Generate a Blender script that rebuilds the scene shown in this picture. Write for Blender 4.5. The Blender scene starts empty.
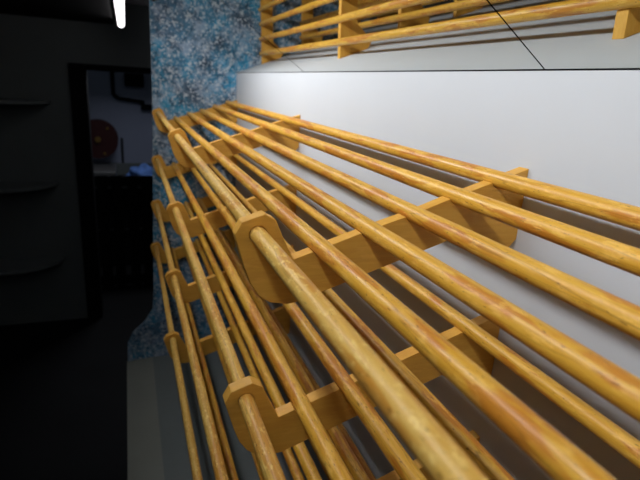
import bpy, bmesh, math, random
from mathutils import Vector, Matrix
random.seed(4)
S = bpy.context.scene
COL = S.collection

# ------------------------------------------------------------ helpers
def mat(name):
    m = bpy.data.materials.new(name); m.use_nodes = True
    nt = m.node_tree
    return m, nt, nt.nodes['Principled BSDF']
def N(nt, typ, **kw):
    n = nt.nodes.new(typ)
    for k, v in kw.items():
        if k in n.inputs: n.inputs[k].default_value = v
        else: setattr(n, k, v)
    return n
def L(nt, a, b): nt.links.new(a, b)
def ramp(nt, src, stops, interp='LINEAR'):
    r = nt.nodes.new('ShaderNodeValToRGB'); r.color_ramp.interpolation = interp
    e = r.color_ramp.elements
    while len(e) < len(stops): e.new(0.5)
    for i, (p, c) in enumerate(stops):
        e[i].position = p; e[i].color = (c, c, c, 1) if isinstance(c, (int, float)) else (*c, 1)
    L(nt, src, r.inputs[0]); return r.outputs[0]
def mixc(nt, fac, a, b, typ='MIX'):
    m = nt.nodes.new('ShaderNodeMix'); m.data_type = 'RGBA'; m.blend_type = typ
    for s, v in ((m.inputs[0], fac), (m.inputs[6], a), (m.inputs[7], b)):
        if isinstance(v, (int, float)): s.default_value = v
        elif isinstance(v, tuple): s.default_value = (*v, 1)
        else: L(nt, v, s)
    return m.outputs[2]
def lin(r, g, b):
    f = lambda c: (c/255/12.92) if c/255 <= .04045 else ((c/255+.055)/1.055)**2.4
    return (f(r), f(g), f(b))
def coords(nt, scale, rnd=True, rot=(0,0,0)):
    tc = nt.nodes.new('ShaderNodeTexCoord'); mp = nt.nodes.new('ShaderNodeMapping')
    mp.inputs['Scale'].default_value = scale; mp.inputs['Rotation'].default_value = rot
    L(nt, tc.outputs['Object'], mp.inputs['Vector'])
    if rnd:
        oi = nt.nodes.new('ShaderNodeObjectInfo'); mu = nt.nodes.new('ShaderNodeMath'); mu.operation = 'MULTIPLY'; mu.inputs[1].default_value = 57.0
        L(nt, oi.outputs['Random'], mu.inputs[0]); cx = nt.nodes.new('ShaderNodeCombineXYZ')
        for i in range(3): L(nt, mu.outputs[0], cx.inputs[i])
        L(nt, cx.outputs[0], mp.inputs['Location'])
    return mp.outputs[0]
def plain(name, col, rough=.6, metallic=0, spec=.5, var=.12, scale=(8,8,8)):
    m, nt, b = mat(name)
    n = N(nt, 'ShaderNodeTexNoise', Scale=1.0, Detail=4.0); L(nt, coords(nt, scale), n.inputs['Vector'])
    f = ramp(nt, n.outputs[0], [(.3, 0), (.7, 1)])
    L(nt, mixc(nt, f, tuple(c*(1-var) for c in col), tuple(min(1, c*(1+var)) for c in col)), b.inputs['Base Color'])
    b.inputs['Roughness'].default_value = rough; b.inputs['Metallic'].default_value = metallic
    b.inputs['Specular IOR Level'].default_value = spec
    return m

def wood(name, base, light, streak, axis='Y', rough=.33, worn=.6, coat=.15, speck=.6, mot=(110, 26), ms=.5):
    """lacquered wood: stretched grain, worn orange streaks, dark specks and hairline cracks"""
    m, nt, b = mat(name)
    def sc(a, l): return (a, l, a) if axis == 'Y' else (l, a, a)
    g = N(nt, 'ShaderNodeTexNoise', Scale=1.0, Detail=6.0, Roughness=.6); L(nt, coords(nt, sc(260, 9)), g.inputs['Vector'])
    c0 = mixc(nt, ramp(nt, g.outputs[0], [(.3, 0), (.7, 1)]), base, light)
    p = N(nt, 'ShaderNodeTexNoise', Scale=1.0, Detail=3.0, Roughness=.55, Distortion=.3); L(nt, coords(nt, sc(62, 9)), p.inputs['Vector'])
    c1 = mixc(nt, ramp(nt, p.outputs[0], [(.52, 0), (.58, worn)]), c0, streak)
    w = N(nt, 'ShaderNodeTexNoise', Scale=1.0, Detail=5.0, Roughness=.7); L(nt, coords(nt, sc(*mot)), w.inputs['Vector'])
    c2 = mixc(nt, ramp(nt, w.outputs[0], [(.54, 0), (.62, ms)]), c1, tuple(min(1, x*1.25+.05) for x in light))
    s = N(nt, 'ShaderNodeTexNoise', Scale=1.0, Detail=2.0, Roughness=.5); L(nt, coords(nt, sc(420, 110)), s.inputs['Vector'])
    c3 = mixc(nt, ramp(nt, s.outputs[0], [(.66, 0), (.72, speck)]), c2, tuple(x*.25 for x in streak))
    k = N(nt, 'ShaderNodeTexNoise', Scale=1.0, Detail=1.0); L(nt, coords(nt, sc(90, 3.5)), k.inputs['Vector'])
    c4 = mixc(nt, ramp(nt, k.outputs[0], [(.490, 0), (.5, speck*.7), (.510, 0)]), c3, tuple(x*.3 for x in streak))
    L(nt, c4, b.inputs['Base Color'])
    L(nt, ramp(nt, w.outputs[0], [(.35, rough), (.7, rough+.3)]), b.inputs['Roughness'])
    bp = N(nt, 'ShaderNodeBump', Strength=.3, Distance=.0008); L(nt, w.outputs[0], bp.inputs['Height']); L(nt, bp.outputs[0], b.inputs['Normal'])
    b.inputs['Coat Weight'].default_value = coat; b.inputs['Coat Roughness'].default_value = .25
    return m

def obj(name, bm, m, parent=None, smooth=False, bevel=0, loc=None, seg=2):
    me = bpy.data.meshes.new(name)
    bmesh.ops.recalc_face_normals(bm, faces=bm.faces)
    if smooth:
        for f in bm.faces: f.smooth = True
    bm.to_mesh(me); bm.free()
    if m: me.materials.append(m)
    o = bpy.data.objects.new(name, me); COL.objects.link(o)
    if loc: o.location = loc
    if parent: o.parent = parent
    if smooth:
        try: me.set_sharp_from_angle(angle=math.radians(35))
        except Exception: pass
    if bevel:
        bv = o.modifiers.new('bevel', 'BEVEL'); bv.width = bevel; bv.segments = seg; bv.limit_method = 'ANGLE'; bv.angle_limit = math.radians(28)
    return o
def thing(name, label, cat, loc=(0,0,0), group=None):
    o = bpy.data.objects.new(name, None); COL.objects.link(o); o.location = loc; o.empty_display_size = .05
    tag(o, label, cat, group); return o
def tag(o, label, cat, group=None):
    o['label'] = label; o['category'] = cat
    if group: o['group'] = group
    return o
def struct(o): o['kind'] = 'structure'; return o
def box(bm, x0, x1, y0, y1, z0, z1):
    v = [bm.verts.new((x, y, z)) for x in (x0, x1) for y in (y0, y1) for z in (z0, z1)]
    for f in ((0,1,3,2), (4,6,7,5), (0,4,5,1), (2,3,7,6), (0,2,6,4), (1,5,7,3)): bm.faces.new([v[i] for i in f])
def boxm(*a):
    bm = bmesh.new(); box(bm, *a); return bm
def cyl(bm, a, b, r, n=24, r2=None):
    a, b = Vector(a), Vector(b); d = (b-a).normalized()
    u = d.orthogonal().normalized(); w = d.cross(u); r2 = r if r2 is None else r2
    A = [bm.verts.new(a+(u*math.cos(t)+w*math.sin(t))*r) for t in [2*math.pi*i/n for i in range(n)]]
    B = [bm.verts.new(b+(u*math.cos(t)+w*math.sin(t))*r2) for t in [2*math.pi*i/n for i in range(n)]]
    for i in range(n): bm.faces.new((A[i], A[(i+1)%n], B[(i+1)%n], B[i]))
    bm.faces.new(A[::-1]); bm.faces.new(B)
def prism(poly, y0, y1, hole=None):
    """extrude an (x,z) outline along Y, with an optional hole"""
    bm = bmesh.new(); loops = [poly] + ([hole] if hole else [])
    rings = []
    for y in (y0, y1):
        es = []; rr = []
        for lp in loops:
            vs = [bm.verts.new((x, y, z)) for x, z in lp]; rr.append(vs)
            es += [bm.edges.new((vs[i], vs[(i+1) % len(vs)])) for i in range(len(vs))]
        rings.append(rr)
        bmesh.ops.triangle_fill(bm, use_beauty=True, use_dissolve=False, edges=es)
    for A, B in zip(*rings):
        n = len(A)
        for i in range(n): bm.faces.new((A[i], A[(i+1) % n], B[(i+1) % n], B[i]))
    return bm
def tube_path(bm, pts, r, n=10):
    for a, b in zip(pts, pts[1:]): cyl(bm, a, b, r, n)

# ------------------------------------------------------------ materials
M_rail  = wood('lacquered_dowel', lin(212,150,40), lin(228,176,66), lin(186,98,26))
M_nose  = wood('worn_front_dowel', lin(212,156,56), lin(234,190,100), lin(200,124,34), worn=.55, rough=.36, mot=(190, 80), ms=.75)
M_brk   = wood('bracket_wood', lin(222,160,58), lin(230,172,70), lin(206,136,44), axis='X', rough=.42, worn=.25, ms=.2, coat=.05, speck=.08)
M_wall  = plain('white_laminate', lin(203,205,209), rough=.5, var=.01, spec=.2)
M_deck  = plain('grey_laminate', lin(124,129,128), rough=.6, var=.03, spec=.25)
M_deck2 = plain('grey_laminate_edge', lin(146,147,138), rough=.6, var=.03, spec=.25)
M_dark  = plain('charcoal_paint', lin(46,48,48), rough=.8, var=.1, spec=.1)
M_black = plain('black_paint', lin(20,20,21), rough=.8, var=.1, spec=.1)
M_room  = plain('grey_plaster', lin(112,118,118), rough=.9, var=.05, spec=.1, scale=(3,3,3))
M_pale  = plain('pale_blue_plaster', lin(150,156,176), rough=.9, var=.04, spec=.1, scale=(3,3,3))
M_ceil  = plain('white_ceiling_paint', lin(215,210,215), rough=.9, var=.02)
M_floor = plain('dark_floor_tile', lin(20,20,21), rough=.7, var=.2, spec=.15, scale=(3,3,3))
M_red   = plain('red_paint', lin(58,17,17), rough=.5, var=.1)
M_brass = plain('brass', lin(200,160,90), rough=.35, metallic=.9)
M_steel = plain('dull_steel', lin(150,150,150), rough=.4, metallic=.8)
M_blue  = plain('blue_cloth', lin(90,130,200), rough=.8, var=.3, scale=(20,20,20))
M_house = plain('lamp_housing_paint', lin(200,200,200), rough=.5, var=.02)

m, nt, b = mat('mirror_glass')
b.inputs['Base Color'].default_value = (.65, .68, .66, 1); b.inputs['Metallic'].default_value = 1; b.inputs['Roughness'].default_value = .012
M_mirror = m

# blotchy blue end wall
m, nt, b = mat('blotchy_blue_panel')
def nz(s, det, rough=.6, dist=0.):
    n = N(nt, 'ShaderNodeTexNoise', Scale=s, Detail=det, Roughness=rough, Distortion=dist); L(nt, coords(nt, (1,1,1), False), n.inputs['Vector']); return n.outputs[0]
big = nz(5, 3); mid = nz(17, 5, .65, .6); fine = nz(48, 5, .7, .8); sp = nz(95, 3, .6, .4)
c = mixc(nt, ramp(nt, big, [(.36, 0), (.60, 1)]), lin(84,106,128), lin(58,148,188))
c = mixc(nt, ramp(nt, nz(7.3, 4, .6, .4), [(.50, 0), (.64, .75)]), c, lin(58,66,80))
c = mixc(nt, ramp(nt, nz(10.7, 4, .65, .5), [(.54, 0), (.66, .7)]), c, lin(178,186,200))
c = mixc(nt, ramp(nt, mid, [(.48, 0), (.64, .72)]), c, lin(166,182,204))
c = mixc(nt, ramp(nt, fine, [(.50, 0), (.66, .75)]), c, lin(34,48,66))
c = mixc(nt, ramp(nt, sp, [(.52, 0), (.62, .85)]), c, lin(196,204,212))
L(nt, c, b.inputs['Base Color']); b.inputs['Roughness'].default_value = .6; b.inputs['Specular IOR Level'].default_value = .25
M_blot = m

def emis(name, col, st):
    m, nt, b = mat(name)
    b.inputs['Base Color'].default_value = (.8,.8,.8,1); b.inputs['Emission Color'].default_value = (*col, 1); b.inputs['Emission Strength'].default_value = st
    return m
M_tube = emis('lit_tube', (.90,.97,1.04), 11)
M_far = emis('lit_far_tube', (1,.97,1.0), 3.0)

# ------------------------------------------------------------ fitted layout (metres; +Y runs along the shelves, wall at x = 0)
TH = .32333; CT, ST = math.cos(TH), math.sin(TH)
GX, GZ = .00885, .20063
YB = [2.338, 1.4233, .5007, -.42]
BT = .0175                  # bracket thickness
Y_END = 2.364
R = .0101; RN = .0092
WT = .1173; MT = .97345    # mirror foot height and lean
def cs(Lv, H): return (-Lv*CT - H*ST, -Lv*ST + H*CT)
adj = {(0,1):(.0003,.0004),(0,2):(.0005,.0008),(0,3):(-.0009,-.0021),(0,4):(-.0002,-.0006),(1,1):(-.0022,-.0011),(1,2):(-.0017,-.0012),(1,3):(.0024,.0022),(3,0):(.0015,.0002)}

# ------------------------------------------------------------ shelves
def bracket_outline(k, notches):
    """(L,H) outline: wall end, deep heel, slim arm, tall eight-sided nose"""
    l0 = -k*GX/CT
    p = [cs(l0, -0.0 + l0*0)]
    # top edge wall -> nose with round notches
    top = []
    for (lc, hc) in notches:
        s = math.asin(max(-1, min(1, -hc/(R+.0004)))) if abs(hc) < R else 0
        for j in range(9):
            a = -s - (math.pi - 2*s) * j/8 if False else -(math.pi*j/8)
            top.append((lc + (R+.0004)*-math.cos(a), min(0, hc) + (R+.0004)*math.sin(a)))
    poly = [(l0, 0)] + top + [(.3187, 0), (.3200, .012), (.3225, .030), (.3241, .0495), (.3335, .0600), (.3592, .0600), (.3702, .0495), (.3718, .010), (.3712, -.010), (.3668, -.026), (.3575, -.0390), (.3400, -.0487), (.3290, -.0512),
            (.0960, -.0512), (.0860, -.0620), (.0500, -.0990)]
    pts = [cs(a, h) for a, h in poly]
    # vertical wall end of the heel
    x_w = k*GX
    pts[0] = (x_w, pts[0][1] + (x_w-pts[0][0])*ST/CT)
    zb = cs(.05, -.099)[1] + .045*ST
    pts.append((x_w, zb + .004))
    return pts
def rail_pos(t, i):
    if i == 0: a, h = .0444+.24+.06262, .04073
    else: a, h = .0444+(5-i)*.06, .00065
    x, z = cs(a, h); dx, dz = adj.get((t, i), (0, 0))
    return x+dx, z+dz
shelf_words = ['top wooden dowel shelf, largest in view, brightly lit just under the mirror',
               'second wooden dowel shelf from the top, seen through the top shelf rails',
               'third wooden dowel shelf from the top, in dim light below the second shelf',
               'lowest wooden dowel shelf, darkest of the four, just above the grey base']
for t in range(4):
    ox, oz = -t*GX, -t*GZ
    sh = thing('dowel_shelf', shelf_words[t], 'shelf', (ox, 0, oz), 'sloping wooden dowel shelves on the white wall')
    nt_ = []
    for i in range(5, 0, -1):
        x, z = rail_pos(t, i); nt_.append((-(x*CT+z*ST), -x*ST+z*CT))
    for yb in YB:
        hx, hz = rail_pos(t, 0)
        hole = [(hx+(RN+.0005)*math.cos(2*math.pi*j/24), hz+(RN+.0005)*math.sin(2*math.pi*j/24)) for j in range(24)]
        bo = obj('bracket', prism(bracket_outline(t, nt_), 0, BT, hole), M_brk, sh, bevel=.0009, loc=(0, yb, 0), seg=2)
    for i in range(6):
        x, z = rail_pos(t, i); r = RN if i == 0 else R
        y0 = -.55; y1 = YB[0] + BT - (.001 if i else -.0005)
        bm = bmesh.new(); n = 28; segs = 60; ph = random.random()*9
        rings = []
        for s in range(segs+1):
            y = y0+(y1-y0)*s/segs
            rr = r*(1+.012*math.sin(y*5+ph)+.008*math.sin(y*13+ph*2)) if 0 < s < segs else r*.9
            yy = y + (.0 if 0 < s < segs else 0)
            rings.append([bm.verts.new((rr*math.cos(2*math.pi*j/n), yy, rr*math.sin(2*math.pi*j/n))) for j in range(n)])
        for A, B in zip(rings, rings[1:]):
            for j in range(n): bm.faces.new((A[j], A[(j+1) % n], B[(j+1) % n], B[j]))
        bm.faces.new(rings[0]); bm.faces.new(rings[-1][::-1])
        ro = obj('front_rail' if i == 0 else 'rail', bm, M_nose if i == 0 else M_rail, sh, smooth=True, loc=(x, 0, z))
        ro.rotation_euler = (0, random.random()*6.28, 0)
        if i == 0: ro['label'] = 'raised front rail through the bracket noses, pale and worn'

# ------------------------------------------------------------ wall, mirror, end panel, base
struct(obj('wall_right', boxm(0, .06, -1.6, Y_END-.001, -1.95, WT-.0015), M_wall))
struct(obj('wall_right_upper', boxm(.02, .06, -1.6, Y_END-.001, WT+.001, .75), M_dark)).name = 'trim_1'
mn = Vector((-math.cos(MT), 0, -math.sin(MT))); sd = Vector((-math.sin(MT), 0, math.cos(MT)))
ML = .425
seams = [Y_END+.0012, 1.4123, .5046, -.405, -1.31]
mir_words = ['far mirror pane, reflecting the blotchy blue end wall and the shelf ends',
             'middle mirror pane above the white wall, between the two dark seams',
             'mirror pane nearest the camera, at the upper right corner']
for k in range(3):
    gp = .0024 if k == 0 else .0013
    ya, yb = seams[k+1]+gp, seams[k]-(.0013 if k != 1 else .0024)
    root = thing('mirror_panel', mir_words[k], 'mirror', (0, ya, WT), 'tilted mirror panes over the shelves')
    def slab(d0, d1, s0, s1):
        pts = [sd*s0 - mn*d0, sd*s1 - mn*d0, sd*s1 - mn*d1, sd*s0 - mn*d1]
        return [(p.x, p.z) for p in pts]
    obj('glass', prism(slab(0, .004, 0.001, ML), 0, yb-ya), M_mirror, root)
    obj('backing_board', prism(slab(.0045, .014, .004, ML), 0, yb-ya), M_black, root)
# canopy that carries the mirrors
pp = [sd*.004 - mn*.0155, sd*(ML+.01) - mn*.0155, sd*(ML+.01) - mn*.034, sd*.03 - mn*.034]
cn = obj('canopy_board', prism([(p.x, p.z+WT) for p in pp], -.405, Y_END-.001), M_black)
tag(cn, 'dark sloping board on the back of the tilted mirror panes', 'board')
# thin dark edge where the mirror meets the wall
struct(obj('trim_2', boxm(.0005, .0195, -1.6, Y_END-.001, WT-.0012, WT+.0006), M_black))

top = lambda x: WT + (-x)/math.tan(MT)
poly = [(.06, -1.95), (.06, WT-.005), (-.002, top(-.002)-.003)]
poly = [(.06, -1.26), (.06, .05), (0, WT+.02), (-.362, .378), (-.362, .0), (-.385, -.9), (-.392, -1.0), (-.43, -1.06), (-.485, -1.11), (-.512, -1.17), (-.516, -1.26)]
struct(obj('wall_end', prism(poly, Y_END, Y_END+.018), M_blot, loc=(0,0,0)))
# low base under the shelves
base = thing('display_base', 'grey laminate base under the shelves along the white wall', 'base', (-.25, .4, -1.95))
obj('base_top', boxm(-.15, .248, -2.0, Y_END-.402, .675, .700), M_deck, base)
bm = prism([(-.270, .690), (-.1503, .700), (-.1503, .675), (-.270, .665)], -2.0, Y_END-.402)
o = obj('front_edge', bm, M_deck2, base); o['label'] = 'lighter front strip'
obj('kick_board', boxm(-.23, -.21, -2.0, Y_END-.402, 0, .668), M_dark, base)

# ------------------------------------------------------------ room shell
FZ = -1.95; YW = 4.40
struct(obj('floor', boxm(-3.2, 1.2, -2.2, 7.0, FZ-.05, FZ), M_floor))
CZ = .60
struct(obj('ceiling', boxm(-3.2, 1.2, -2.2, 7.0, CZ+.25, CZ+.3), M_black))
bm = bmesh.new()
box(bm, -3.2, -.86, YW, YW+.12, FZ, CZ+.25); box(bm, .55, 1.2, YW, YW+.12, FZ, CZ+.25); box(bm, -.86, .55, YW, YW+.12, .135, CZ+.25)
struct(obj('wall_far', bm, M_room))
bm = bmesh.new()
box(bm, -.86, -.745, YW-.02, YW+.14, FZ, .135); box(bm, .505, .55, YW-.02, YW+.14, FZ, .135); box(bm, -.745, .505, YW-.02, YW+.14, .09, .135)
struct(obj('door_1', bm, M_black))
struct(obj('wall_left', boxm(-3.2, -3.1, -2.2, YW, FZ, CZ+.25), M_room))
struct(obj('wall_back', boxm(-3.2, 1.2, -2.2, -2.1, FZ, CZ+.25), M_dark))
struct(obj('wall_beyond', boxm(-1.6, 1.2, 6.2, 6.3, FZ, CZ+.25), M_pale))
struct(obj('wall_beyond_left', boxm(-1.6, -1.5, YW+.12, 6.2, FZ, CZ+.25), M_room))
# dark dropped soffit left of the far lamp, pale ceiling piece to its right
struct(obj('trim_3', boxm(-3.1, -.53, 2.0, YW, .43, CZ+.25), M_black))
struct(obj('trim_4', boxm(-.53, 1.2, 3.2, YW, .585, .62), M_ceil))
# far ceiling lamp
fl = thing('ceiling_lamp', 'lit white tube lamp on the far ceiling above the doorway', 'lamp', (-.478, 2.6, .40))
bm = bmesh.new(); cyl(bm, (0,0,0), (0,1.35,0), .022, 20); obj('tube', bm, M_far, fl, smooth=True)
bm = boxm(-.024, .024, -.02, 1.37, .026, .06); obj('housing', bm, M_house, fl, bevel=.004)
for y, z in ((.3, .449), (1.05, .184)):
    bm = bmesh.new(); cyl(bm, (0,y,.0605), (0,y,z), .006, 8); obj('hanger', bm, M_steel, fl)

# open shelving on the left of the far wall
su = thing('shelving_unit', 'dark open shelving unit with curved board ends left of doorway', 'shelving', (-1.5, YW-.2, FZ))
obj('side_panel', boxm(-.52, -.49, -.02, .198, 0, 1.95), M_dark, su)
for z in (-.165, -.78, -1.40):
    bm = bmesh.new()
    pts = [(-.49, .198), (-.49, -.12), (.1, -.12)] + [(.1+.40*math.sin(a), -.12+.318*(1-math.cos(a))) for a in [math.pi/2*j/8 for j in range(1, 9)]]
    for zz in (0, .022): 
        vs = [bm.verts.new((x, y, z-FZ+zz)) for x, y in pts]; bm.faces.new(vs)
        if zz: 
            n = len(vs)
            for i in range(n): bm.faces.new((prev[i], prev[(i+1) % n], vs[(i+1) % n], vs[i]))
        prev = vs
    obj('shelf_board', bm, M_room, su)

# ------------------------------------------------------------ room beyond the door
YR = 6.2
hr = thing('hose_reel', 'round red hose reel mounted on the pale wall beyond the doorway', 'hose reel', (-.775, YR, -.615))
bm = bmesh.new(); cyl(bm, (0,-.16,0), (0,-.135,0), .205, 40); obj('front_disc', bm, M_red, hr, smooth=True)
bm = bmesh.new(); cyl(bm, (0,-.134,0), (0,-.04,0), .15, 32); obj('hose_coil', bm, M_black, hr, smooth=True)
bm = bmesh.new(); cyl(bm, (0,-.039,0), (0,-.015,0), .205, 40); obj('rear_disc', bm, M_red, hr, smooth=True)
bm = bmesh.new(); cyl(bm, (0,-.185,0), (0,-.161,0), .03, 20); obj('hub', bm, M_brass, hr, smooth=True)
for x, z in ((.1, .12), (.06, -.15)):
    bm = bmesh.new(); cyl(bm, (x,-.172,z), (x,-.1605,z), .014, 12); obj('bolt', bm, M_brass, hr)
bm = bmesh.new(); cyl(bm, (0,-.0145,0), (0,0,0), .05, 16); obj('wall_mount', bm, M_steel, hr)
pi_ = bmesh.new(); tube_path(pi_, [(.0,0,.26), (.0,0,0), (.05,0,-.04), (.32,0,-.07)], .02, 10)
tag(obj('wall_pipe', pi_, M_black, loc=(-.60, YR-.025, -.14), smooth=True), 'dark bent pipe high on the pale wall beyond the doorway', 'pipe')
tag(obj('meter_box', boxm(-.1,.1,-.12,0,-.07,.07), M_black, loc=(-.38, YR-.0, .02), bevel=.01), 'black box high on the pale wall right of the bent pipe', 'box')
tag(obj('drain_pipe', (lambda bm: (cyl(bm, (0,0,0), (0,0,.42), .012, 10), bm)[1])(bmesh.new()), M_dark, loc=(-.535, YR-.02, -1.03), smooth=True), 'thin dark pipe rising beside the red hose reel', 'pipe')
tag(obj('wall_hook', boxm(-.06,.06,-.05,0,-.03,.03), M_black, loc=(-.26, YR, -.26), bevel=.008), 'small black fitting on the pale wall near the blue panel edge', 'fitting')
sk = thing('sink_counter', 'dark grey counter below the hose reel beyond the doorway', 'counter', (-.6, 5.9, FZ))
obj('counter_top', boxm(-.75, .75, -.3, .28, .88, .93), M_dark, sk, bevel=.005)
obj('splash_board', boxm(-.75, .75, .25, .29, .9305, 1.06), M_room, sk)
o = obj('sink_basin', boxm(-.34, .0, -.30, .24, .9305, 1.06), M_steel, sk, bevel=.01); o['label'] = 'grey raised basin'
obj('cabinet_body', boxm(-.72, .72, -.22, .28, 0, .879), M_black, sk)
# blue cloth heap
bm = bmesh.new(); bmesh.ops.create_icosphere(bm, subdivisions=4, radius=1)
for v in bm.verts:
    n = math.sin(v.co.x*5+1)*math.cos(v.co.y*6)*.16+math.sin(v.co.z*7+v.co.x*4)*.10
    v.co *= 1+n; v.co.x *= .15; v.co.y *= .12; v.co.z = max(v.co.z*.11, -.05)
tag(obj('cloth', bm, M_blue, loc=(-.34, 5.78, -1.02+.056), smooth=True), 'crumpled blue cloth lying on the dark counter', 'cloth')
# slatted crate in the doorway
cr = thing('slatted_pallet', 'dark slatted pallet standing upright in the doorway below the counter', 'pallet', (-.57, 5.05, FZ))
for x in (-.26, -.14, -.02, .12, .24, .37, .5):
    obj('slat', boxm(x-.045, x+.045, -.02, 0, .01, 1.12), M_black, cr)
for z in (.03, .5, 1.02):
    obj('cross_board', boxm(-.31, .55, .0005, .05, z, z+.09), M_black, cr)

# ------------------------------------------------------------ lights
# hanging tube lamps over the aisle in front of the shelves
LAMPS = []
LX, LZ = -.61, .46
for k, (ya, yb, pw) in enumerate(((1.12, 2.22, 8.0), (.0, 1.08, 3.3), (-1.12, -.04, 2.5))):  # last lamp is an unseen addition that brightens the camera-facing bracket sides
    lp = thing('aisle_lamp', ['hanging tube lamp over the aisle by the far end of the shelves', 'hanging tube lamp over the aisle by the middle of the shelves', 'added tube lamp behind the camera, brightening the bracket faces'][k], 'lamp', (LX, ya, LZ), 'hanging tube lamps over the aisle')
    bm = bmesh.new(); cyl(bm, (0,.02,0), (0,yb-ya-.02,0), .013, 20); obj('tube', bm, M_tube, lp, smooth=True)
    obj('shield_reflector', prism([(-.10,-.05), (-.10,.03), (-.06,.07), (.06,.07), (.06,.066), (-.058,.066), (-.096,.028), (-.096,-.05)], 0, yb-ya), M_house, lp)  # room-side skirt shaped to block lamp light from the dark room
    for y in (.2, yb-ya-.2):
        bm = bmesh.new(); cyl(bm, (0,y,.071), (0,y,.385), .004, 8); obj('hanger', bm, M_steel, lp, smooth=True)
    LAMPS.append(((LX+.03, (ya+yb)/2, LZ), yb-ya-.04, pw))
def area(name, loc, rot, sx, sy, e, col=(1,1,1)):
    l = bpy.data.lights.new(name, 'AREA'); l.shape = 'RECTANGLE'; l.size = sx; l.size_y = sy; l.energy = e; l.color = col
    o = bpy.data.objects.new(name, l); COL.objects.link(o); o.location = loc; o.rotation_euler = rot; return o
area('beyond_room_fill', (-.3, 5.2, .55), (math.radians(-35), 0, 0), .6, .3, 9.0, (.85,.9,1))  # unseen fill added to lift the dim room past the doorway

for lc, ln, pw in LAMPS:
    a = area('shelf_light', lc, (0, math.radians(-76), 0), .05, ln, pw, (.93,.97,1.0)); a.data.spread = math.radians(150)
w = bpy.data.worlds.new('world'); S.world = w; w.use_nodes = True
w.node_tree.nodes['Background'].inputs[0].default_value = (.6,.65,.75,1); w.node_tree.nodes['Background'].inputs[1].default_value = .01

# ------------------------------------------------------------ camera
f, yaw, pitch, roll, cx, cz = 507.6648, .36874, .29341, .06456, .46568, .08188
fw = Vector((math.sin(yaw)*math.cos(pitch), math.cos(yaw)*math.cos(pitch), -math.sin(pitch)))
rt = Vector((math.cos(yaw), -math.sin(yaw), 0)); up = rt.cross(fw)
rt2 = rt*math.cos(roll)+up*math.sin(roll); up2 = -rt*math.sin(roll)+up*math.cos(roll)
cam = bpy.data.cameras.new('camera'); co = bpy.data.objects.new('camera', cam); COL.objects.link(co)
mw = Matrix((rt2, up2, -fw)).transposed().to_4x4(); mw.translation = (-cx, 0, cz); co.matrix_world = mw
cam.sensor_width = 36; cam.lens = f/640*36; cam.clip_start = .01
cam.dof.use_dof = True; cam.dof.focus_distance = .60; cam.dof.aperture_fstop = 8.0
S.camera = co
S.view_settings.view_transform = 'Standard'; S.view_settings.look = 'None'; S.view_settings.exposure = 0; S.view_settings.gamma = 1; S.view_settings.use_curve_mapping = False
